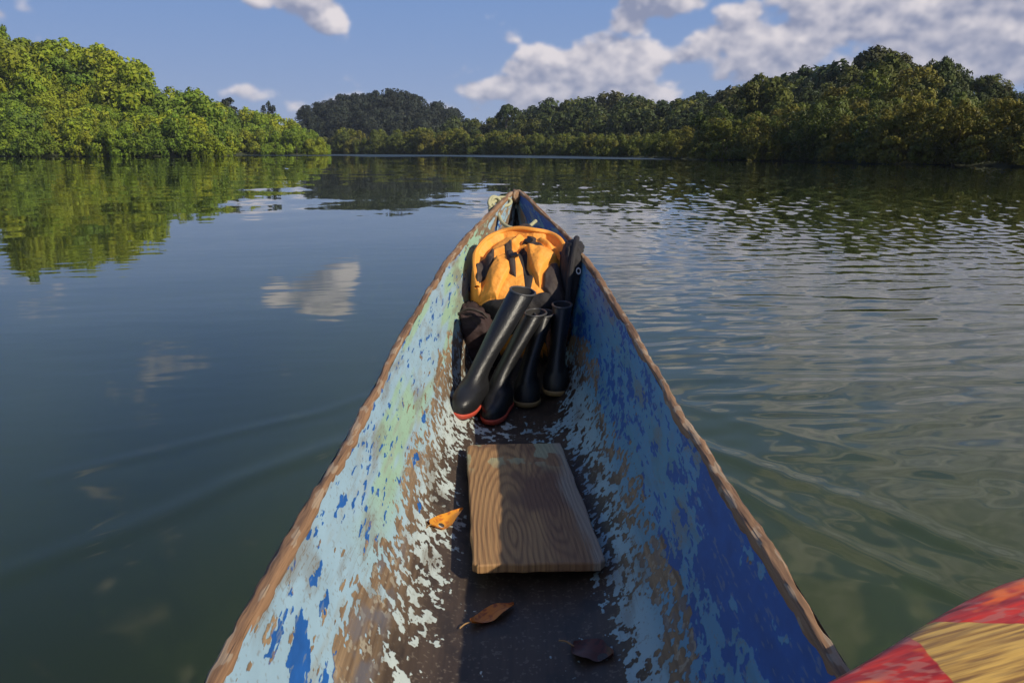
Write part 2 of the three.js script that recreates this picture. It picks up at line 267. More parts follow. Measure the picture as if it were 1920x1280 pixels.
const KINDS = {
  mangrove: { lobes: 13, spread: 2.5, y0: 1.0, y1: 4.4, dome: 0.42, lobeR: 1.35, clumps: 230, clumpR: 0.55, leaf: 0.34, per: 34, trunk: 0.14, fork: 1.1 },
  fineMangrove: { lobes: 16, spread: 2.5, y0: 0.9, y1: 4.4, dome: 0.42, lobeR: 1.25, clumps: 330, clumpR: 0.42, leaf: 0.22, per: 40, trunk: 0.13, fork: 1.0 },
  broad: { lobes: 14, spread: 2.7, y0: 2.2, y1: 6.2, dome: 0.34, lobeR: 1.5, clumps: 260, clumpR: 0.58, leaf: 0.34, per: 34, trunk: 0.2, fork: 2.4 },
  farBroad: { lobes: 14, spread: 2.8, y0: 1.6, y1: 6.2, dome: 0.32, lobeR: 1.7, clumps: 150, clumpR: 0.85, leaf: 0.6, per: 26, trunk: 0.2, fork: 2.0 },
  flat: { lobes: 10, spread: 3.4, y0: 5.4, y1: 6.5, dome: 0.05, lobeR: 0.9, clumps: 110, clumpR: 0.5, leaf: 0.4, per: 26, trunk: 0.18, fork: 4.2 },
  sparse: { lobes: 7, spread: 1.5, y0: 4.4, y1: 7.2, dome: 0.1, lobeR: 0.65, clumps: 50, clumpR: 0.42, leaf: 0.34, per: 24, trunk: 0.13, fork: 3.8 },
};
const TOP = { mangrove: 4.75, fineMangrove: 4.75, broad: 7.0, farBroad: 7.0, flat: 7.2, sparse: 7.8 };
const stock = {};
for (const [k, o] of Object.entries(KINDS)) stock[k] = [1, 2, 3, 4].map((i) => { const c = makeCrown(i * 97 + k.length * 13, o); return { crown: c.crown, trunk: makeTrunk(i * 31 + 5, c.lobes, o.trunk, o.fork) }; });
const leafMat = (r, g, b, tr = 0.35) => new THREE.MeshPhysicalMaterial({ color: lin(r, g, b), vertexColors: true, roughness: 0.75, transmission: tr, thickness: 0, specularIntensity: 0.35, side: THREE.DoubleSide });
const LEAF = {
  left: [leafMat(0.265, 0.330, 0.022, 0.45), leafMat(0.225, 0.310, 0.024, 0.45), leafMat(0.295, 0.335, 0.024, 0.45), leafMat(0.175, 0.260, 0.026, 0.45)],
  mid: [leafMat(0.140, 0.155, 0.018), leafMat(0.115, 0.140, 0.020), leafMat(0.165, 0.158, 0.022)],
  right: [leafMat(0.130, 0.150, 0.019), leafMat(0.100, 0.128, 0.020), leafMat(0.165, 0.155, 0.022), leafMat(0.080, 0.108, 0.020)],
  hill: [leafMat(0.070, 0.092, 0.022), leafMat(0.055, 0.078, 0.022), leafMat(0.110, 0.125, 0.022), leafMat(0.080, 0.084, 0.026)],
  far: [leafMat(0.032, 0.042, 0.028, 0.2), leafMat(0.027, 0.035, 0.025, 0.2)],
};
const TR = rng(2024);
const trees = [];
function tree(kind, zone, x, z, scale, name, label, group, sy = 1, m) {
  const o = thing(name, label, 'tree', group), s = stock[kind][Math.floor(TR() * 4)], c = LEAF[zone][m ?? Math.floor(TR() * LEAF[zone].length)];
  const y = landY(x, z); o.position.set(x, Math.max(y, -0.35), -z); o.rotation.y = TR() * 6.283; o.scale.set(scale * (0.92 + 0.16 * TR()), scale * sy, scale * (0.92 + 0.16 * TR()));
  part('trunk', s.trunk, bark, o); const cr = new THREE.InstancedMesh(s.crown.geometry, c, s.crown.count); cr.instanceMatrix = s.crown.instanceMatrix; cr.instanceColor = s.crown.instanceColor; cr.name = 'crown'; cr.castShadow = cr.receiveShadow = true; cr.userData.kind = 'stuff'; o.add(cr);
  trees.push([x, z]); return o;
}
const pxOf = (x, z) => 960 + 1507 * x / (z * 0.9733 + 0.19);   // where a trunk stands across the picture (to leave out trees out of sight)
// skyline heights read from the photograph: metres of crown top above the water for a bearing and a distance
const skyLeft = table([[-60, 62], [0, 72], [100, 88], [200, 108], [260, 132], [330, 166], [400, 200], [420, 230]]);
const skyLeft2 = table([[340, 178], [400, 198], [470, 214], [520, 224], [560, 238], [600, 262], [625, 280]]);
const skyRight = table([[820, 214], [880, 216], [950, 212], [1000, 200], [1060, 188], [1120, 184], [1180, 180], [1230, 188], [1300, 182], [1340, 172], [1400, 156], [1450, 146], [1500, 138], [1560, 126], [1620, 112], [1660, 104], [1720, 128], [1770, 128], [1830, 146], [1900, 140], [1990, 128]]);
const skyMid = table([[560, 258], [640, 248], [720, 250], [800, 246], [900, 250], [1000, 256], [1100, 254], [1200, 252], [1280, 246]]);
const skyBank = table([[1240, 250], [1330, 242], [1400, 222], [1480, 196], [1560, 176], [1640, 162], [1700, 166], [1780, 182], [1860, 196], [2000, 190]]);
const skyFar = table([[560, 222], [590, 208], [620, 186], [650, 182], [700, 180], [750, 172], [790, 184], [830, 200], [870, 212]]);
const topAt = (sky, x, z, dy = 0) => EYE + (284 - sky(pxOf(x, z)) + dy) / 1507 * z;

// left hillside, near mass: rows from the water's edge up the slope
const G_LEFT = 'yellow-green mangroves massed on the left hillside', L_LEFT = 'bushy yellow-green mangrove massed on the sunlit left hillside';
for (let row = 0; row < 7; row++) for (let x = -94 + (row % 2) * 2.2; x < -50; x += 4.7) {
  const xx = x + (TR() - 0.5) * 1.6, zz = 138.5 + row * 4.0 + (TR() - 0.5) * 1.4 + sst(-80, -96, xx) * -4; if (pxOf(xx, zz) < -45 || pxOf(xx, zz) > 402 - row * 2) continue;
  const want = topAt(skyLeft, xx, zz) - landY(xx, zz); const s = clamp(row >= 5 ? want / TOP.mangrove : 0.95 + 0.4 * TR(), 0.55, 2.3); if (want < 2.0) continue;
  tree('mangrove', 'left', xx, zz, Math.min(s, Math.max(0.6, want / TOP.mangrove * 1.03)), 'mangrove_tree', row === 0 ? 'yellow-green mangrove at the foot of the left hillside, touching the water' : row > 4 ? 'yellow-green mangrove along the skyline crest of the left hillside' : L_LEFT, G_LEFT);
}
// left, second mass farther back
const G_LEFT2 = 'green mangroves on the point behind the left hillside', L_LEFT2 = 'green mangrove on the low point just beyond the left hillside';
for (let row = 0; row < 5; row++) for (let x = -82 + (row % 2) * 2.2; x < -45; x += 4.6) {
  const xx = x + (TR() - 0.5) * 1.6, zz = 207.5 + row * 4 + (TR() - 0.5) * 1.5, p = pxOf(xx, zz); if (p < 352 || p > 612 - row * 3) continue;
  const want = topAt(skyLeft2, xx, zz) - landY(xx, zz); tree('mangrove', 'left', xx, zz, clamp(Math.min(want / TOP.mangrove * 1.02, row > 2 ? 3 : 1.25), 0.5, 2.1), 'mangrove_tree', row === 0 ? 'green mangrove at the water line of the point beyond the left hillside' : L_LEFT2, G_LEFT2, 1, 1 + Math.floor(TR() * 3));
}
// a walk along a shoreline: points every `step` metres, set back by `back`
function along(line, from, to, step, back, side, fn) {
  let acc = 0;
  for (let i = 0; i < line.length - 1; i++) { const [ax, az] = line[i], [bx, bz] = line[i + 1], L = Math.hypot(bx - ax, bz - az), nx = (bz - az) / L * side, nz = -(bx - ax) / L * side;
    while (acc < L) { const t = acc / L, x = mix(ax, bx, t) + nx * back + (TR() - 0.5) * step * 0.35, z = mix(az, bz, t) + nz * back + (TR() - 0.5) * step * 0.35; if (z > from && z < to) fn(x, z); acc += step; } acc -= L; }
}
// low mangrove belt across the head of the inlet
const G_MID = 'low olive mangrove belt along the far shore', L_MID = 'low olive mangrove in the belt along the far shore';
for (const [back, step] of [[1.2, 4.8], [5.5, 6.2]]) along(shoreRight, 84, 282, step, back, 1, (x, z) => { const p = pxOf(x, z); if (p < 590 || p > 1345) return; const want = topAt(skyMid, x, z, back > 3 ? 3 : (TR() - 0.8) * 14) - landY(x, z); tree(z < 125 ? 'fineMangrove' : 'mangrove', 'mid', x, z, clamp(want / TOP.mangrove, 0.5, 1.9), 'mangrove_tree', back > 3 ? 'low olive mangrove in the rear row of the far shore belt' : L_MID, G_MID); });
// right bank: overhanging mangroves and the wood climbing behind them
const G_BANK = 'dark olive mangroves overhanging the right bank', L_BANK = 'dark olive mangrove overhanging the water on the right bank';
along(shoreRight, 33, 90, 2.9, 0.5, 1, (x, z) => { const p = pxOf(x, z); if (p > 2010) return; tree('fineMangrove', 'right', x, z, clamp((0.55 + 0.25 * TR()) * (0.75 + z / 150), 0.5, 1.1), 'mangrove_tree', L_BANK, G_BANK); });
const G_SLOPE = 'olive and russet trees on the slope behind the right bank', L_SLOPE = 'olive to russet tree on the slope behind the right bank';
for (const [back, k] of [[3.6, 0.45], [7.0, 0.72], [11, 1.0]]) along(shoreRight, 30, 100, 4.2, back, 1, (x, z) => { const p = pxOf(x, z); if (p > 2030 || p < 1250) return; const want = (topAt(skyBank, x, z) - landY(x, z)) * (k + (1 - k) * 0.3) * (0.88 + 0.22 * TR()); tree('fineMangrove', 'right', x, z, clamp(want / TOP.mangrove, 0.5, 1.6), 'bank_tree', L_SLOPE + (k < 0.5 ? ', lowest row' : k < 0.9 ? ', middle row' : ', upper row'), G_SLOPE); });
// forest on the right hill and behind the belt
const G_HILL = 'dark green forest trees along the right hilltop', L_HILL = 'dark green forest tree on the wooded rise along the right shore';
for (const [back, k] of [[19, 0.72], [28, 0.9], [38, 1.0]]) along(shoreRight, 30, 275, 7.0, back, 1, (x, z) => { const p = pxOf(x, z); if (p < 830 || p > 2060) return; const want = (topAt(skyRight, x, z) - landY(x, z)) * (k + (TR() - 0.6) * 0.12); tree(z > 130 ? 'farBroad' : 'broad', 'hill', x, z, clamp(want / TOP.broad, 0.55, 2.2), 'forest_tree', back > 30 ? 'dark green forest tree on the skyline of the right shore' : L_HILL, G_HILL, 1); });
// the far hill
const G_FAR = 'trees covering the far dark hill', L_FAR = 'blue-dark tree on the far hill beyond the inlet';
for (let row = 0; row < 5; row++) for (let x = -112; x < -22; x += 7.5) {
  const xx = x + (TR() - 0.5) * 4, zz = 352 + row * 15 + (TR() - 0.5) * 6, p = pxOf(xx, zz); if (p < 570 || p > 870) continue;
  const want = topAt(skyFar, xx, zz) * [0.62, 0.78, 0.9, 1, 1][row] - landY(xx, zz); tree('farBroad', 'far', xx, zz, clamp(want / TOP.broad * (0.9 + 0.2 * TR()), 1.0, 2.6), 'forest_tree', row > 2 ? 'blue-dark tree along the top of the far hill' : L_FAR, G_FAR);
}
// trees that stand out
const single = (kind, zone, px, ytop, z, sc, name, label, m) => { const x = (px - 960) / 1507 * (z * 0.9733 + 0.19), want = EYE + (284 - ytop) / 1507 * z - landY(x, z), o = tree(kind, zone, x, z, 1, name, label, undefined, 1, m); const s = want / TOP[kind]; o.scale.set(s * sc, s, s * sc); };
single('broad', 'hill', 1662, 100, 86, 0.95, 'forest_tree', 'large round-headed tree, tallest on the right hilltop', 2);
single('broad', 'hill', 1752, 118, 88, 0.62, 'forest_tree', 'narrow tree right beside the tallest round-headed hilltop tree', 0);
single('flat', 'hill', 948, 201, 236, 0.8, 'forest_tree', 'flat-topped dark tree on the skyline above the canoe bow', 1);
single('sparse', 'far', 438, 180, 236, 0.95, 'forest_tree', 'dark thin-crowned tree rising from the left slope, left of two', 0);
single('sparse', 'far', 510, 197, 240, 0.6, 'forest_tree', 'small dark lollipop tree rising from the left slope, right of two', 1);
single('sparse', 'left', 32, 54, 164, 0.5, 'mangrove_tree', 'sparse bare-topped tree poking above the left hillside crest', 3);
single('broad', 'hill', 1430, 142, 100, 0.9, 'forest_tree', 'olive spreading tree at the left end of the high right ridge', 2);

// ------------------------------------------------------------------ the dugout canoe
const GIRTH = 0.58;
const chips = [[1.03, -0.80, 0.075, 0.046], [1.20, -0.86, 0.05, 0.010], [0.98, -0.91, 0.06, 0.009], [1.17, -0.79, 0.03, 0.009], [0.93, -0.655, 0.05, 0.020], [0.86, -0.80, 0.035, 0.022], [1.45, -0.90, 0.03, 0.012], [2.02, -0.60, 0.04, 0.012], [1.07, -0.67, 0.05, 0.014], [1.86, -0.50, 0.03, 0.01], [2.3, -0.62, 0.04, 0.012]];
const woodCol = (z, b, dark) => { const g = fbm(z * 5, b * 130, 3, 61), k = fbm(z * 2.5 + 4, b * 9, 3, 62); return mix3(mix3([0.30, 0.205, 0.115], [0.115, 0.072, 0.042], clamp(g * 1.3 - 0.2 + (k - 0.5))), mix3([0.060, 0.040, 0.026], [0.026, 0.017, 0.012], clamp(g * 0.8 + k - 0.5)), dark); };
function paint(z, s) {
  const q = Math.abs(s), b = s * GIRTH, left = s < 0;
  const n1 = fbm(z * 2.6 + 3, b * 6 + 9, 4, 41), sk = left ? z + b * 0.55 : z - b * 0.35, n2 = fbm(sk * 17, b * 36, 4, 42), n3 = fbm(z * 62, b * 75, 3, 43), n4 = fbm(z * 1.7 + 8, b * 5 + 2, 3, 44);
  // how well the pale top coat has lasted
  let cov = mix(-0.62, -0.08, sst(0.20, 0.38, q)); cov = mix(cov, 0.02, sst(0.36, 0.46, q)); cov = mix(cov, left ? 0.40 : 0.10, sst(0.58, 0.74, q));
  const band = sst(0.47, 0.53, q) * (1 - sst(0.60, 0.72, q)) * (1 - 0.75 * sst(1.35, 1.9, z));
  cov -= band * (left ? 0.32 : 0.26);
  if (!left) { cov -= sst(0.66, 0.86, q) * (1 - sst(1.25, 1.75, z)) * 0.42 * (0.5 + n4); cov += sst(2.3, 2.8, z) * 0.16 * sst(0.55, 0.8, q); }
  cov += 0.46 * Math.exp(-Math.pow((z - 2.62) / 0.22, 2)) * (1 - sst(0.35, 0.6, q));
  cov -= 0.34 * sst(3.15, 3.7, z) * sst(0.3, 0.7, q); cov += 0.3 * sst(3.3, 3.9, z) * (1 - sst(0.3, 0.7, q));
  const fl = 1 - sst(0.58, 0.74, q);
  let T = cov + (n2 - 0.5) * mix(1.15, 1.0, fl) + (n3 - 0.5) * mix(0.35, 1.25, fl) + (n1 - 0.5) * 0.7;
  let chip = 0; if (left) for (const [cz, cs, rz, rb] of chips) { const bb = b - cs * GIRTH + (n3 - 0.5) * 0.022 + (n2 - 0.5) * 0.02, dz = (z - cz + (n2 - 0.5) * 0.09 + bb * 0.7) / rz, db = bb / rb, r = dz * dz + db * db; if (r < 3) chip = Math.max(chip, 1 - r * (0.75 + 0.7 * n2)); }
  { const e = left ? 0.045 * sst(1.4, 1.9, z) : 0; T -= 0.95 * sst(0.65 + e, 0.72 + e, fbm(sk * 24, b * 95, 3, 48)) * (1 - fl); }
  T = Math.min(T, 0.35 - chip * 1.4);
  // the older deep blue coat below it
  let B = -0.28 + sst(0.42, 0.80, q) * (left ? 0.34 : 0.62) + (fbm(z * 4 + 20, b * 11, 4, 45) - 0.5) * 1.3 + (n3 - 0.5) * 0.3 - band * 0.22 + (left ? 0 : 0.1) - 0.45 * (1 - sst(0.42, 0.60, q)); if (chip > 0.15) B = 1;
  B -= 0.3 * sst(3.2, 3.8, z) * (left ? 1 : 0.3);
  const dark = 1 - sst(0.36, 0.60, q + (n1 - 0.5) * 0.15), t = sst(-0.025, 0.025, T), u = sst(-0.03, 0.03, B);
  let c = woodCol(z, b, dark); { const sp = fbm(z * 55, b * 80, 3, 49), sm = sst(0.5, 0.66, fbm(z * 12, b * 22, 3, 50)); c = mix3(c, [0.33, 0.30, 0.23], sst(0.62, 0.70, sp) * 0.7 * band); c = mix3(c, [0.10, 0.11, 0.14], sm * band * 0.6); }
  c = mix3(c, mix3([0.010, 0.095, 0.34], [0.014, 0.045, 0.15], clamp((n4 - 0.3) * 1.2) * (left ? 0.35 : 0.6)).map((x) => x * (0.62 + 0.5 * n2 + 0.26 * n3)), u); c = mix3(c, [0.16, 0.20, 0.24], u * sst(0.66, 0.74, fbm(sk * 34, b * 160, 3, 51)) * 0.5);
  const low = 1 - sst(0.42, 0.62, q);
  let top = mix3([0.265, 0.395, 0.480], [0.41, 0.47, 0.45], low);
  const mint = sst(0.50, 0.62, fbm(z * 1.9 + 50, b * 16, 3, 46)) * sst(1.3, 1.8, z) * sst(0.55, 0.7, q) * (left ? 1 : 0.25);
  top = mix3(top, [0.27, 0.42, 0.24], mint * 0.75);
  const stain = sst(0.55, 0.8, fbm(z * 9, b * 50, 4, 47)); top = mix3(top, [0.26, 0.27, 0.23], stain * 0.45);
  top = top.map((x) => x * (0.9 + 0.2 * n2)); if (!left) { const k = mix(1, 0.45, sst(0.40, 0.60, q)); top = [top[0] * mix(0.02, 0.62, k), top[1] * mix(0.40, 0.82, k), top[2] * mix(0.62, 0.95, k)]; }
  const grit = fbm(z * 150, b * 160, 2, 52), grime = fbm(z * 6 + 2, b * 14, 4, 53), crack = sst(0.47, 0.495, fbm(sk * 8, b * 120, 3, 54)) * (1 - sst(0.505, 0.53, fbm(sk * 8, b * 120, 3, 54)));
  top = mix3(top, [0.17, 0.155, 0.125], clamp(sst(0.56, 0.76, grime) * 0.55 + sst(0.70, 0.80, grit) * 0.45 + crack * sst(0.5, 0.62, grime) * 0.5));
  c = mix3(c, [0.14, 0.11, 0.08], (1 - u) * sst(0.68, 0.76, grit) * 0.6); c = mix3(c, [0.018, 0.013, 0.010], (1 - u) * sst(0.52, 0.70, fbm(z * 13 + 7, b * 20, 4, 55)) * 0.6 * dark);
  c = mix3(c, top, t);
  return [c, 0.35 * u * (1 - t) + 0.85 * t + 0.12 * fbm(z * 10, b * 140, 2, 66), mix(mix(0.66, 0.62, u), 0.58, t) - 0.12 * dark * (1 - t)];
}
const TW = 2048, TH = 1024, colD = new Uint8Array(TW * TH * 4), bumpD = new Uint8Array(TW * TH * 4);
{
  const enc = (x) => clamp(Math.round(255 * (x <= 0.0031308 ? 12.92 * x : 1.055 * Math.pow(x, 1 / 2.4) - 0.055)), 0, 255);
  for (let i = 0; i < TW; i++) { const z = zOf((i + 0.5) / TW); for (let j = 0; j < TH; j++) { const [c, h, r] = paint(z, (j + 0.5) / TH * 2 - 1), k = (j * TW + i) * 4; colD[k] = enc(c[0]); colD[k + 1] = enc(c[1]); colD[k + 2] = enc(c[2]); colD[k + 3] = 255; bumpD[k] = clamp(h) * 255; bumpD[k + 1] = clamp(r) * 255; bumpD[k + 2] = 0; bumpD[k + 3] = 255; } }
}
const mk = (d, srgb) => { const t = new THREE.DataTexture(d, TW, TH); t.magFilter = THREE.LinearFilter; if (srgb) t.colorSpace = THREE.SRGBColorSpace; t.needsUpdate = true; return t; };
const paintMap = mk(colD, true), paintBump = mk(bumpD, false);
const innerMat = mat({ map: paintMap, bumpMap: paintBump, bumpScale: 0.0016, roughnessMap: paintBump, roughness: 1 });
const railTex = dataTex(1024, 128, (u, v) => { const z = u * 3, g = fbm(z * 9, v * 26, 4, 81), k = fbm(z * 3, v * 2, 3, 82), p = sst(0.60, 0.66, fbm(z * 20, v * 6, 3, 83)); return mix3(mix3([0.26, 0.145, 0.072], [0.06, 0.028, 0.016], clamp(g * 1.2 - 0.25 + (k - 0.5) * 1.3)), [0.38, 0.31, 0.22], p * 0.5); });
const railBump = dataTex(1024, 128, (u, v) => { const z = u * 3, x = fbm(z * 14, v * 20, 4, 84); return [x, x, x]; }, false);
const railMat = mat({ map: railTex, bumpMap: railBump, bumpScale: 0.003, roughness: 0.8 });
const outerMat = mat({ map: dataTex(512, 256, (u, v) => { const n = fbm(u * 30, v * 12, 4, 91); return mix3([0.05, 0.035, 0.025], [0.03, 0.10, 0.24], sst(0.45, 0.55, n)); }), roughness: 0.7 });
const canoe = thing('dugout_canoe', 'long wooden dugout canoe with peeling pale and deep blue paint inside', 'canoe');
{
  const zs = []; for (let i = 0; i <= 30; i++) zs.push(mix(Z0, 0.7, i / 30)); for (let i = 1; i <= 80; i++) zs.push(mix(0.7, 2.4, i / 80)); for (let i = 1; i <= 70; i++) zs.push(mix(2.4, Z1, i / 70));
  const n = 40, inn = zs.map((z) => arcSection(innerAt, z, n)), out = zs.map((z) => arcSection(outerAt, z, 20));
  const inside = sheet(zs.length - 1, 2 * n, (i, j) => { const z = zs[i], p = inn[i][j], d = (fbm(z * 7, (j / n) * 5, 3, 71) - 0.5) * 0.010 * (1 - sst(0.9, 1, Math.abs(j / n - 1))); return [p[0], p[1] + d, -z]; }, (i, j) => [uOf(zs[i]), j / (2 * n)], false, true);
  part('hull_interior', inside, innerMat, canoe, 'peeling pale blue paint over deep blue and bare brown wood');
  part('hull_exterior', sheet(zs.length - 1, 40, (i, j) => [out[i][j][0], out[i][j][1], -zs[i]], (i, j) => [zs[i] / 2, j / 40]), outerMat, canoe);
  for (const side of [-1, 1]) {
    const m = 14, rail = sheet(zs.length - 1, m, (i, j) => {
      const z = zs[i], w = widthAt(z), y = railY(z), a = (j / m) * Math.PI * 2, wob = (fbm(z * 5 + side * 9, 3, 3, 73) - 0.5) * 0.008, ch = (fbm(z * 34, a * 1.2 + side, 3, 74) - 0.5) * 0.009 * sst(0.2, 0.8, widthAt(z) / 0.2);
      const hw = Math.min(0.0115, w * 0.8) + (noise(z * 3.4 + side * 5, 1, 75) - 0.5) * 0.005, hh = 0.012, c = Math.cos(a), s = Math.sin(a), sq = (v) => Math.sign(v) * Math.pow(Math.abs(v), 0.7);
      return [CX + side * (Math.max(0.004, w - 0.010) + wob) + side * sq(c) * (hw + ch), y + sq(s) * (hh + ch) + wob * 0.6 - 0.004, -z];
    }, (i, j) => [zs[i] / 3, j / m], true, side > 0);
    part('gunwale', rail, railMat, canoe, side < 0 ? 'worn tan wooden rim of the left side' : 'worn brown wooden rim of the right side');
  }
  // solid wooden nose that joins the rims
  const nose = new THREE.SphereGeometry(1, 24, 16); { const P = nose.attributes.position; for (let i = 0; i < P.count; i++) { const x = P.getX(i), y = P.getY(i), z = P.getZ(i), r = 1 + (noise(x * 3 + 5, y * 3 + z * 2, 8) - 0.5) * 0.3; P.setXYZ(i, CX + x * 0.036 * r, railY(4.38) - 0.022 + y * 0.04 * r, -(4.40 - z * 0.07 * r)); } nose.computeVertexNormals(); }
  part('bow_block', nose, railMat, canoe);
}

// ------------------------------------------------------------------ plank lying on the canoe floor
{
  const wood = dataTex(512, 1024, (u, v) => {
    const x = (u - 0.5) * 0.30, y = v * 0.78, wob = (fbm(x * 9, y * 3, 3, 101) - 0.5) * 0.03;
    const dx = x + 0.045 + wob, k1 = Math.hypot(dx * 1.0, (y - 0.16) * 0.16), k2 = Math.hypot((x - 0.07 + wob) * 1.0, (y - 0.30) * 0.13), r = Math.min(k1, k2 + 0.012) + (fbm(x * 30, y * 5, 3, 104) - 0.5) * 0.006;
    const ring = Math.pow(0.5 + 0.5 * Math.sin(r * 560 + (fbm(x * 14, y * 4, 3, 106) - 0.5) * 9), 2.0) * (0.35 + 0.9 * fbm(x * 20 + 2, y * 6, 3, 107)), fib = fbm(x * 500, y * 14, 3, 102), blot = fbm(x * 10 + 4, y * 5, 3, 103);
    let c = mix3([0.34, 0.19, 0.078], [0.125, 0.058, 0.024], ring * 0.75 + (fib - 0.5) * 0.5); c = mix3(c, [0.13, 0.062, 0.034], sst(0.46, 0.66, blot) * 0.75); c = mix3(c, [0.14, 0.06, 0.032], sst(0.006, 0.03, x + (blot - 0.5) * 0.12) * 0.45);
    const g = sst(0.56, 0.64, fbm(x * 26 + 9, y * 13, 3, 105)) * sst(0.50, 0.66, y); c = mix3(c, [0.33, 0.36, 0.22], g * 0.7);
    const e = sst(0.10, 0.13, x + (fib - 0.5) * 0.03 + (blot - 0.5) * 0.06); c = mix3(c, [0.30, 0.25, 0.19], e * 0.8); return c;
  }, true, false);
  const wb = dataTex(512, 1024, (u, v) => { const x = (u - 0.5) * 0.30, y = v * 0.78, f = fbm(x * 420, y * 12, 3, 102), dx = x + 0.045 + (fbm(x * 9, y * 3, 3, 101) - 0.5) * 0.03, r = Math.hypot(dx, (y - 0.16) * 0.16); const h = 0.6 * f + 0.4 * (0.5 + 0.5 * Math.sin(r * 560 + (fbm(x * 14, y * 4, 3, 106) - 0.5) * 9)); return [h, h, h]; }, false, false);
  const sh = new THREE.Shape(), pts = [], W = 0.146, L = 0.74, cr = 0.010, edge = (a, b, n) => { for (let i = 0; i < n; i++) pts.push([mix(a[0], b[0], i / n), mix(a[1], b[1], i / n)]); };
  edge([-W + cr, 0.004], [W - cr, -0.006], 14); edge([W - cr, -0.006], [W, cr], 3); edge([W, cr], [W - 0.006, L - cr], 20); edge([W - 0.006, L - cr], [W - cr, L], 3); edge([W - cr, L], [-W + cr, L + 0.004], 14); edge([-W + cr, L + 0.004], [-W, L - cr], 3); edge([-W, L - cr], [-W, cr], 20); edge([-W, cr], [-W + cr, 0.004], 3);
  pts.forEach(([x, y], i) => { const q = [x + (noise(i * 0.7, 1, 7) - 0.5) * 0.005, y + (noise(i * 0.6, 9, 7) - 0.5) * 0.006]; if (i) sh.lineTo(...q); else sh.moveTo(...q); });
  const g = new THREE.ExtrudeGeometry(sh, { depth: 0.013, bevelEnabled: true, bevelThickness: 0.005, bevelSize: 0.005, bevelSegments: 3, steps: 1 });
  { const P = g.attributes.position, U = g.attributes.uv; for (let i = 0; i < P.count; i++) U.setXY(i, P.getX(i) / 0.30 + 0.5, (P.getY(i) + 0.01) / 0.78); }
  g.rotateX(-Math.PI / 2);
  const o = new THREE.Mesh(g, mat({ map: wood, bumpMap: wb, bumpScale: 0.0016, roughness: 0.7 })); o.name = 'plank'; o.userData = { label: 'weathered loose wooden plank with bold grain lying on the canoe floor', category: 'plank' }; o.castShadow = o.receiveShadow = true;
  o.position.set(0.062, -0.094, -1.64); o.rotation.y = 0.072; o.rotation.x = 0.004; scene.add(o);
}

// ------------------------------------------------------------------ dead leaves
function leaf(x, z, len, wid, turn, curl, col, spot, label) {
  const nu = 16, nv = 8, lift = floorY(x, z) + 0.006, R = rng(Math.floor(x * 1000 + z * 77)), k = R() * 5;
  const surf = (off) => (i, j) => { const t = i / nu, s = j / nv * 2 - 1, w = wid * Math.pow(Math.sin(Math.PI * Math.pow(clamp(t, 0.015, 0.99), 0.8)), 0.75) * (1 + 0.16 * (noise(t * 7 + k, s + 3, 6) - 0.5)); const lx = (t - 0.5) * len, lz = s * w, ly = curl * (s * s * 0.6 + Math.pow(t - 0.45, 2) * 1.1) + 0.004 * Math.sin(t * 9 + k) - 0.0016 * (1 - Math.abs(s)) + off; const c = Math.cos(turn), q = Math.sin(turn), wx = x + lx * c - lz * q, wz = z + lx * q + lz * c; return [wx, Math.max(floorY(wx, wz) + 0.003 + off, lift) + ly, -wz]; };
  const m = new THREE.MeshPhysicalMaterial({ map: dataTex(128, 64, (u, v) => { const vein = Math.exp(-Math.pow((v - 0.5) * 26, 2)), side = sst(0.86, 1, Math.sin((u * 22 + Math.abs(v - 0.5) * 9) * 2)), n = fbm(u * 9 + k, v * 6, 4, 120); let c = mix3(col, spot, sst(0.52, 0.70, n)); return mix3(c, spot, clamp(vein * 0.35 + side * 0.12)); }), roughness: 0.55, transmission: 0.25, thickness: 0, side: THREE.DoubleSide });
  const o = thing('fallen_leaf', label, 'leaf'), c0 = surf(0)(0, nv / 2), s2 = [c0[0] - Math.cos(turn) * 0.03, c0[1] - 0.001, -(-c0[2] - Math.sin(turn) * 0.03)];
  part('blade', mergeGeometries([sheet(nu, nv, surf(0.0008)), sheet(nu, nv, surf(0), null, false, true)]), m, o);
  part('stalk', tube([[c0[0] + Math.cos(turn) * 0.004, c0[1] + 0.001, -c0[2] + Math.sin(turn) * 0.004], [(c0[0] + s2[0]) / 2, c0[1] + 0.004, (-c0[2] - s2[2]) / 2 + 0.002], [s2[0], s2[1] + 0.002, -s2[2]]], 0.0016, 8, 6), mat({ color: lin(0.28, 0.16, 0.06), roughness: 0.7 }), o);
}
leaf(-0.165, 1.895, 0.170, 0.020, 1.15, 0.006, [0.78, 0.33, 0.015], [0.55, 0.16, 0.01], 'bright orange dead leaf beside the left edge of the plank');
leaf(-0.040, 1.515, 0.118, 0.021, 0.72, 0.008, [0.62, 0.19, 0.015], [0.32, 0.07, 0.01], 'orange-brown dead leaf on the bare floor just below the plank');
leaf(0.155, 1.37, 0.09, 0.034, -0.6, 0.010, [0.10, 0.022, 0.014], [0.05, 0.015, 0.01], 'dark red-brown dead leaf in the shade at the bottom of the canoe');

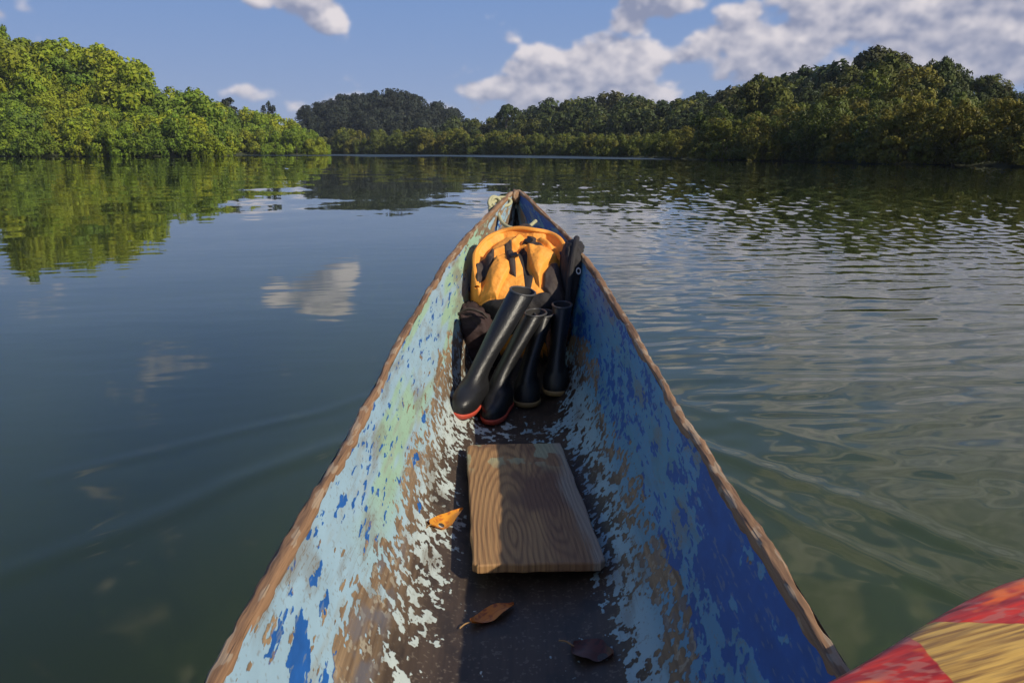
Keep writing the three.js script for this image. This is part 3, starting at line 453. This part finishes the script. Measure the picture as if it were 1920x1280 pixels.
// ------------------------------------------------------------------ rubber boots
const F = table([[0, 0.186], [0.02, 0.192], [0.045, 0.192], [0.060, 0.184], [0.072, 0.168], [0.082, 0.142], [0.090, 0.116], [0.102, 0.090], [0.125, 0.070], [0.16, 0.061], [0.22, 0.062], [0.30, 0.066], [0.40, 0.068]]);
const Bk = table([[0, 0.070], [0.03, 0.074], [0.08, 0.067], [0.14, 0.058], [0.22, 0.064], [0.30, 0.070], [0.40, 0.072]]);
const Wd = table([[0, 0.050], [0.03, 0.054], [0.06, 0.054], [0.08, 0.048], [0.11, 0.037], [0.16, 0.036], [0.24, 0.044], [0.32, 0.050], [0.40, 0.052]]);
const rubber = mat({ color: lin(0.011, 0.011, 0.012), roughness: 0.42, bumpMap: dataTex(256, 256, (u, v) => { const n = fbm(u * 40, v * 40, 4, 130) * 0.5 + fbm(u * 9, v * 6, 3, 131) * 0.5; return [n, n, n]; }, false), bumpScale: 0.0012 });
const lining = mat({ color: lin(0.02, 0.018, 0.017), roughness: 0.95 }), rimRubber = mat({ color: lin(0.05, 0.05, 0.052), roughness: 0.45 });
function boot(x, z, turn, H, leanF, leanS, squash, soleCol, label, group, roll = 0, lift = 0) {   // x, z: ankle; toe points along (sin turn, cos turn) ahead
  const o = thing('rubber_boot', label, 'boot', group), y0 = floorY(x, z) + 0.004 + lift;
  o.position.set(x, y0, -z); o.rotation.y = Math.PI - turn; o.rotateZ(roll);   // local +z is the toe
  const N = 40, lean = (y) => { const t = Math.max(0, y - 0.10); return t * t / (t + 0.05); };
  const ring = (y, grow, a) => { const c = Math.cos(a), s = Math.sin(a), toe = c > 0, e = y < 0.09 ? 0.80 : 1, up = sst(0.12, 0.22, y), sq = mix(1, squash, up), f = (toe ? F(y) : Bk(y)) * mix(1, 1 + (1 - squash) * 0.35, up), waist = 1 - 0.13 * Math.exp(-Math.pow((c * f - 0.035) / 0.05, 2)) * (1 - sst(0.05, 0.1, y)), k = 1 + 0.025 * (noise(y * 22 + x * 9, a * 1.3, 5) - 0.5) * up * 2; const q = lean(y); return [Math.sign(s) * Math.pow(Math.abs(s), e) * (Wd(y) * sq * waist * k + grow) + leanS * q, y, Math.sign(c) * Math.pow(Math.abs(c), toe && y < 0.09 ? 0.86 : 1) * (f * k + grow) + leanF * q]; };
  const ys = [0.014, 0.02, 0.03, 0.04, 0.048, 0.055, 0.061, 0.067, 0.072, 0.077, 0.082, 0.086, 0.090, 0.095, 0.101, 0.108, 0.118, 0.13, 0.145, 0.16, 0.18, 0.2, 0.225, 0.25, 0.275, 0.3, 0.325, 0.35, 0.375].filter((y) => y < H - 0.005).concat([H]);
  part('upper', sheet(ys.length - 1, N, (i, j) => ring(ys[i], 0, j / N * 6.2832), (i, j) => [j / N * 3, ys[i] * 8], true, false), rubber, o);
  const ins = [H, H - 0.01, H - 0.05, H - 0.1, H - 0.16], up = o.children[0]; part('lining', sheet(4, N, (i, j) => ring(ins[i], -0.004, j / N * 6.2832), null, true, false), lining, up);
  const lip = []; for (let j = 0; j <= N; j++) { const p = ring(H, -0.001, j / N * 6.2832); lip.push(new THREE.Vector3(...p)); }
  part('top_rim', new THREE.TubeGeometry(new THREE.CatmullRomCurve3(lip.slice(0, N), true), 60, 0.0042, 8, true), rimRubber, up);
  const so = [[0, -0.002], [0.002, 0.004], [0.010, 0.006], [0.017, 0.006], [0.021, 0.003], [0.022, -0.004]];
  const sg = sheet(so.length - 1, N, (i, j) => ring(so[i][0], so[i][1], j / N * 6.2832), null, true, false), base = [], bi = []; for (let j = 0; j < N; j++) { base.push(...ring(0.0005, -0.002, j / N * 6.2832)); if (j > 1) bi.push(0, j, j - 1); }
  const bg = geom(base, bi, new Array(N * 2).fill(0)); part('sole', mergeGeometries([sg, bg]), soleCol, o);
  return o;
}
const redSole = mat({ color: lin(0.42, 0.055, 0.028), roughness: 0.55 }), tanSole = mat({ color: lin(0.24, 0.155, 0.06), roughness: 0.6 });
boot(-0.150, 2.800, Math.PI + 0.22, 0.405, -0.82, 0.20, 0.92, redSole, 'black rubber boot with red sole, toe to camera, left one', 'black boots with red soles', -0.24, 0.018);
boot(-0.050, 2.885, Math.PI + 0.16, 0.345, -0.80, 0.50, 0.82, redSole, 'black rubber boot with red sole, toe to camera, beside the tan-soled pair', 'black boots with red soles', -0.04, 0.004);
boot(0.058, 2.980, 0.04, 0.330, 0.62, -0.34, 0.78, tanSole, 'black rubber boot with tan sole, heel to camera, nearer the red-soled pair', 'black boots with tan soles');
boot(0.172, 3.020, 0.04, 0.325, 0.58, -0.12, 0.78, tanSole, 'black rubber boot with tan sole, heel to camera, nearest the right side', 'black boots with tan soles');

// ------------------------------------------------------------------ backpack and bags in the bow
const cloth = (c, rough, sc, amp) => mat({ color: c, roughness: rough, bumpMap: dataTex(256, 256, (u, v) => { const n = 0.10 * (0.5 + 0.5 * Math.sin(u * 6.2832 * 90)) * (0.5 + 0.5 * Math.sin(v * 6.2832 * 90)) + 0.90 * fbm(u * sc, v * sc, 4, 140); return [n, n, n]; }, false), bumpScale: amp });
const orange = cloth(lin(0.84, 0.335, 0.045), 0.62, 14, 0.004), black = cloth(lin(0.016, 0.013, 0.014), 0.8, 12, 0.004), web = cloth(lin(0.040, 0.028, 0.024), 0.75, 20, 0.002), maroon = cloth(lin(0.030, 0.014, 0.014), 0.8, 9, 0.006), brown = cloth(lin(0.12, 0.042, 0.022), 0.8, 10, 0.005), plastic = mat({ color: lin(0.012, 0.012, 0.013), roughness: 0.35 }), pale = mat({ color: lin(0.52, 0.50, 0.47), roughness: 0.6 });
const PO = [0.02, 0.165, 3.24], PB = [0, 0.530, 0.848], PN = [0, 0.848, -0.530];
const packTo = (a, b, h) => [PO[0] + a, PO[1] + b * PB[1] + h * PN[1], -(PO[2] + b * PB[2] + h * PN[2])];
const inHull = ([x, y, z]) => { const Z = -z; y = Math.max(y, keelY(Z) + 0.03); if (y < railY(Z) + 0.01) { const wi = roomAt(y, Z); x = clamp(x, CX - wi, CX + wi); } return [x, y, z]; };
const ARCH = [[-0.165, 0.10], [-0.180, 0.26], [-0.176, 0.34], [-0.128, 0.43], [-0.062, 0.482], [0.004, 0.478], [0.079, 0.452], [0.140, 0.450], [0.192, 0.380], [0.212, 0.294], [0.232, 0.212], [0.235, 0.10]];
const archDist = (a, b) => lineDist(a, b, ARCH);
function packH(a, b) {
  const p = (a - 0.028) / 0.222, q = (b - 0.24) / 0.262, r = Math.pow(Math.pow(Math.abs(p), 2.6) + Math.pow(Math.abs(q), 2.6), 1 / 2.6);
  let h = r < 1 ? 0.095 * Math.pow(1 - Math.pow(r, 2.4), 0.6) : -1.7 * (r - 1);
  const d = archDist(a, b); h += 0.022 * Math.exp(-d * d / 0.00018) * (r < 1.05 ? 1 : 0) - 0.020 * Math.exp(-Math.pow((d - 0.036) / 0.016, 2)) * (r < 1 ? 1 : 0);
  const cr = (x0, y0, x1, y1, w, amp) => { const [e] = segDist(a, b, [x0, y0], [x1, y1]); return amp * Math.exp(-e * e / (w * w)); };
  h += cr(-0.10, 0.30, 0.0, 0.345, 0.014, 0.016) - cr(-0.10, 0.275, -0.01, 0.315, 0.012, 0.022) + cr(0.02, 0.42, -0.02, 0.33, 0.012, 0.014) - cr(0.03, 0.40, 0.0, 0.30, 0.010, 0.016) + cr(0.11, 0.40, 0.18, 0.33, 0.016, 0.016) - cr(0.09, 0.38, 0.17, 0.30, 0.012, 0.02);
  h -= cr(0.02, 0.30, 0.05, 0.16, 0.018, 0.030);
  h += (fbm(a * 16 + 3, b * 16, 3, 150) - 0.5) * 0.020 + (1 - Math.abs(2 * fbm(a * 11 + 9, b * 8, 3, 151) - 1)) * 0.016;
  return h;
}
function patch(poly, lift, name, m, parent, grow = 0.012, label) {
  let x0 = 9, x1 = -9, y0 = 9, y1 = -9; for (const [x, y] of poly) { x0 = Math.min(x0, x); x1 = Math.max(x1, x); y0 = Math.min(y0, y); y1 = Math.max(y1, y); }
  x0 -= grow; x1 += grow; y0 -= grow; y1 += grow; const st = 0.004, nx = Math.ceil((x1 - x0) / st), ny = Math.ceil((y1 - y0) / st), pos = [], uv = [], idx = [], sd = [];
  const ring = [...poly, poly[0]];
  for (let i = 0; i <= nx; i++) for (let j = 0; j <= ny; j++) { const a = x0 + i * st, b = y0 + j * st, d = lineDist(a, b, ring) * (inPoly(a, b, poly) ? 1 : -1); sd.push(d); const h = packH(a, b) - 0.008 + (lift + 0.008) * sst(-0.006, 0.010, d) + lift * 0.5 * sst(0.005, 0.05, d); pos.push(...inHull(packTo(a, b, h))); uv.push(a * 5, b * 5); }
  for (let i = 0; i < nx; i++) for (let j = 0; j < ny; j++) { const p = i * (ny + 1) + j, q = p + 1, r = p + ny + 1, s = r + 1; if (Math.max(sd[p], sd[q], sd[r], sd[s]) > -0.009) idx.push(p, r, q, q, r, s); }
  return part(name, geom(pos, idx, uv), m, parent, label);
}
{
  const o = thing('backpack', 'bright orange backpack with black webbing leaning in the canoe bow', 'backpack');
  const st = 0.005, A0 = -0.25, A1 = 0.305, B0 = -0.06, B1 = 0.56, nx = Math.round((A1 - A0) / st), ny = Math.round((B1 - B0) / st);
  const bodyG = sheet(nx, ny, (i, j) => { const a = A0 + i * st, b = B0 + j * st, P3 = packTo(a, b, packH(a, b)); return inHull(P3); }, (i, j) => [(A0 + i * st) * 5, (B0 + j * st) * 5], false, false); { const keep = [], I = bodyG.index.array, cell = (k) => { const i = Math.floor(k / (ny + 1)), j = k % (ny + 1), p = (A0 + i * st - 0.028) / 0.222, q = (B0 + j * st - 0.24) / 0.262; return Math.pow(Math.pow(Math.abs(p), 2.6) + Math.pow(Math.abs(q), 2.6), 1 / 2.6); }; for (let t = 0; t < I.length; t += 3) if (cell(I[t]) < 1.11) keep.push(I[t], I[t + 1], I[t + 2]); bodyG.setIndex(keep); }
  part('body', bodyG, orange, o);
  patch([[-0.21, -0.035], [0.27, -0.035], [0.27, 0.045], [0.10, 0.05], [-0.06, 0.03], [-0.21, 0.06]], 0.014, 'bottom_panel', black, o);
  const rim = ARCH.map(([a, b]) => packTo(a, b, packH(a, b) + 0.004)); part('lid_rim', tube(rim.map((p) => [p[0], p[1], -p[2]]), 0.011, 90, 8), orange, o);
  patch([[-0.156, 0.059], [-0.082, 0.035], [-0.026, 0.165], [-0.031, 0.212], [-0.088, 0.255], [-0.135, 0.146]], 0.020, 'side_pocket', orange, o);
  patch([[0.040, 0.318], [0.111, 0.310], [0.182, 0.262], [0.172, 0.241], [0.137, 0.219], [0.106, 0.146], [0.095, 0.066], [0.055, 0.19]], 0.022, 'front_pocket', orange, o);
  patch([[-0.178, 0.234], [-0.134, 0.322], [-0.095, 0.312], [-0.096, 0.235], [-0.140, 0.146], [-0.172, 0.10]], 0.010, 'side_mesh', web, o);
  patch([[-0.054, 0.322], [-0.024, 0.348], [-0.004, 0.212], [-0.002, 0.12], [-0.030, 0.14]], 0.012, 'strap', web, o);
  patch([[0.046, 0.443], [0.090, 0.427], [0.086, 0.379], [0.130, 0.309], [0.101, 0.325], [0.018, 0.332], [0.028, 0.371], [0.050, 0.387]], 0.009, 'strap', web, o);
  patch([[0.006, 0.317], [0.034, 0.322], [0.050, 0.279], [0.046, 0.197], [0.072, 0.130], [0.06, 0.06], [0.03, 0.06], [0.021, 0.19], [0.0, 0.264]], 0.004, 'strap', black, o);
  patch([[0.110, 0.146], [0.141, 0.214], [0.170, 0.226], [0.200, 0.175], [0.222, 0.076], [0.206, 0.015], [0.141, 0.018], [0.104, 0.070]], 0.016, 'mesh_pocket', web, o);
  patch([[0.195, 0.27], [0.215, 0.27], [0.228, 0.15], [0.205, 0.15]], 0.008, 'compression_strap', web, o);
  for (const [a, b, t] of [[-0.012, 0.235, 0.3], [0.20, 0.285, 0.1], [0.052, 0.345, 0.9]]) { const g = new THREE.BoxGeometry(0.030, 0.012, 0.022, 3, 2, 3), p = packTo(a, b, packH(a, b) + 0.016), m = part('buckle', g, plastic, o); m.position.set(...p); m.rotation.set(0.55, t, 0.1); }
  const hd = [[0.0, 0.475], [0.022, 0.505], [0.055, 0.505], [0.075, 0.465]].map(([a, b], i) => { const p = packTo(a, b, 0.05 + (i % 3 ? 0.02 : 0)); return [p[0], p[1], -p[2]]; }); part('carry_handle', tube(hd, 0.011, 24, 8), web, o);
}
// a soft bag: a lumpy creased ellipsoid kept inside the hull
function lump(cx, cy, cz, rx, ry, rz, m, parent, name, seed, e = 0.75, amp = 0.16) {
  const g = new THREE.SphereGeometry(1, 56, 40), P = g.attributes.position, sg = (v) => Math.sign(v) * Math.pow(Math.abs(v), e);
  for (let i = 0; i < P.count; i++) { const x = P.getX(i), y = P.getY(i), z = P.getZ(i), r = 1 + (fbm(x * 2.2 + seed, y * 2.2 + z * 1.7, 3, seed) - 0.5) * amp * 2 - amp * 0.6 * Math.pow(1 - Math.abs(2 * fbm(x * 3 + 9, y * 3.4 - z * 2, 3, seed + 4) - 1), 6); let X = cx + sg(x) * rx * r, Y = cy + sg(y) * ry * r; const Z = cz - sg(z) * rz * r; Y = Math.max(Y, keelY(Z) + 0.02); if (Y < railY(Z) + 0.02) { const wi = roomAt(Y, Z); X = clamp(X, CX - wi, CX + wi); } P.setXYZ(i, X, Y, -Z); }
  { const U = g.attributes.uv; for (let i = 0; i < U.count; i++) U.setXY(i, U.getX(i) * 3, U.getY(i) * 2); }
  g.computeVertexNormals(); return part(name, g, m, parent);
}
{
  const o = thing('dark_bag', 'crumpled dark maroon-black bag left of the orange backpack', 'bag');
  lump(-0.170, 0.075, 3.33, 0.115, 0.135, 0.16, maroon, o, 'body', 11, 0.8, 0.14);
  part('drawstring', tube([[-0.22, 0.175, 3.21], [-0.18, 0.200, 3.20], [-0.13, 0.190, 3.19], [-0.10, 0.165, 3.20]], 0.006, 20, 6), web, o);
  const k = thing('daypack', 'upright black bag with small pale ring mark, against the right rim', 'bag');
  lump(0.262, 0.22, 3.40, 0.064, 0.245, 0.14, black, k, 'body', 23, 0.72, 0.07);
  const lg = new THREE.TorusGeometry(0.011, 0.0030, 8, 24), m = part('ring_mark', lg, pale, k.children[0]); m.scale.set(0.75, 1.1, 0.5); m.position.set(0.272, 0.345, -3.262); m.rotation.set(-0.5, 0.1, 0);
  part('shoulder_strap', tube([[0.235, 0.06, 3.235], [0.228, 0.2, 3.235], [0.240, 0.34, 3.262], [0.262, 0.44, 3.33], [0.275, 0.462, 3.42]], 0.013, 40, 8), black, k);
  const b = thing('brown_bundle', 'small reddish-brown bundle behind the boot nearest the right side', 'bag');
  lump(0.195, 0.09, 3.24, 0.055, 0.10, 0.045, brown, b, 'body', 37, 0.8, 0.18);
  part('tie', tube([[0.145, 0.12, 3.20], [0.195, 0.135, 3.185], [0.245, 0.12, 3.20]], 0.005, 16, 6), web, b);
}

// ------------------------------------------------------------------ mooring rope on the bow
{
  const o = thing('mooring_rope', 'frayed pale green-yellow rope knotted round the left of the bow tip', 'rope');
  const tw = dataTex(64, 256, (u, v) => { const s = 0.5 + 0.5 * Math.sin((v * 24 + u * 2) * 6.2832), n = fbm(u * 12, v * 60, 3, 160); return mix3([0.50, 0.48, 0.30], [0.20, 0.20, 0.10], s * 0.6 + (n - 0.5)); }); const m = mat({ map: tw, bumpMap: tw, bumpScale: 0.002, roughness: 0.9 });
  const X = -0.085, Y = 0.52, Z = 4.20, loop = (dx, dy, dz, rx, ry, rz, ph, n = 10) => Array.from({ length: n + 1 }, (_, i) => { const a = ph + i / n * 6.6; return [X + dx + Math.cos(a) * rx, Y + dy + Math.sin(a) * ry, Z + dz + Math.sin(a + 0.8) * rz]; });
  part('knot', mergeGeometries([tube(loop(0, 0.015, 0, 0.030, 0.055, 0.03, 0), 0.0085), tube(loop(0.018, 0.025, 0.02, 0.035, 0.030, 0.04, 1.2), 0.0085), tube(loop(-0.008, 0.045, 0.01, 0.026, 0.028, 0.03, 2.6), 0.0085), tube(loop(0.02, -0.01, 0.0, 0.028, 0.045, 0.035, 4.0), 0.0085), tube(loop(0.03, 0.045, 0.03, 0.05, 0.022, 0.04, 0.4), 0.0085)]), m, o);
  part('loose_end', tube([[-0.075, 0.53, 4.17], [-0.062, 0.50, 4.06], [-0.045, 0.475, 3.99], [-0.012, 0.462, 3.93], [0.035, 0.456, 3.91], [0.080, 0.466, 3.92], [0.118, 0.492, 3.95]], 0.009, 60, 8), m, o);
}

// ------------------------------------------------------------------ painted paddle resting on the right rim
{
  const o = thing('paddle', 'red painted paddle with a bare yellow wood diamond, resting on the right rim', 'paddle');
  const LB = 0.62, half = (t) => (0.040 + 0.066 * sst(-0.15, 0.62, t)) * (t > 0.86 ? Math.sqrt(Math.max(0.015, 1 - Math.pow((t - 0.86) / 0.14, 2))) : 1);
  const tex = dataTex(1024, 512, (u, v) => {
    const x = u * LB, y = (v - 0.5) * 0.22, g = fbm(x * 16, y * 130, 4, 170), n = fbm(x * 9, y * 30, 4, 171), f = fbm(x * 40 + y * 60, y * 90, 3, 172);
    let red = mix3([0.52, 0.028, 0.012], [0.24, 0.010, 0.008], clamp(g * 2.2 - 0.6)); red = mix3(red, [0.78, 0.16, 0.015], sst(0.50, 0.64, n) * 0.85); red = mix3(red, [0.40, 0.16, 0.12], sst(0.62, 0.74, f) * 0.5);
    let wood = mix3([0.56, 0.34, 0.075], [0.20, 0.10, 0.025], clamp(fbm(x * 11 + y * 30, y * 260 + x * 12, 4, 173) * 2.2 - 0.72 + (g - 0.5) * 0.8)); wood = mix3(wood, [0.34, 0.05, 0.02], sst(0.66, 0.76, n) * 0.6);
    const e = 0.092 - y, lo = 0.155 - e * 0.30, hi = 0.165 + e * 2.0, w = (fbm(x * 60, y * 60, 2, 174) - 0.5) * 0.008; const inD = sst(-0.0015, 0.0015, Math.min(x - lo, hi - x, e - 0.004) + w); return mix3(red, wood, inD);
  }, true, false);
  const bl = new THREE.Group(); bl.name = 'blade_turn';
  const nu = 60, nv = 24, th = (t, s) => 0.004 + 0.009 * (1 - s * s) * (1 - 0.5 * t), face = (sgn) => (i, j) => { const t = i / nu, s = j / nv * 2 - 1; return [t * LB, sgn * th(t, s) * (Math.abs(s) > 0.999 ? 0 : 1) + sgn * 0.0005 * noise(t * 60, s * 9, 3), -s * half(t)]; };
  const g = mergeGeometries([sheet(nu, nv, face(1), (i, j) => [i / nu, 0.5 + (j / nv - 0.5) * half(i / nu) / 0.11], false, false), sheet(nu, nv, face(-1), (i, j) => [i / nu, 0.5 + (j / nv - 0.5) * half(i / nu) / 0.11], false, true)]);
  const bm = mat({ map: tex, roughness: 0.32, bumpMap: dataTex(512, 256, (u, v) => { const n = fbm(u * 10, v * 30, 4, 176); return [n, n, n]; }, false, false), bumpScale: 0.0012 });
  const sm = mat({ color: lin(0.42, 0.035, 0.018), roughness: 0.4 });
  const blade = part('blade', g, bm, o), shaft = part('shaft', new THREE.CylinderGeometry(0.0155, 0.016, 1.0, 16).rotateZ(Math.PI / 2).translate(-0.47, 0.001, 0), sm, o), grip = part('grip', new THREE.CapsuleGeometry(0.02, 0.10, 6, 14).rotateX(Math.PI / 2).translate(-0.985, 0, 0), sm, o);
  o.position.set(0.347, 0.262, -0.705); o.rotation.set(0, 0.385, 0); o.rotateX(0.10); o.rotateZ(0.02);
}
scene.fog = new THREE.FogExp2(lin(0.72, 0.84, 1.0), 0.00018);
renderer.render(scene, camera);
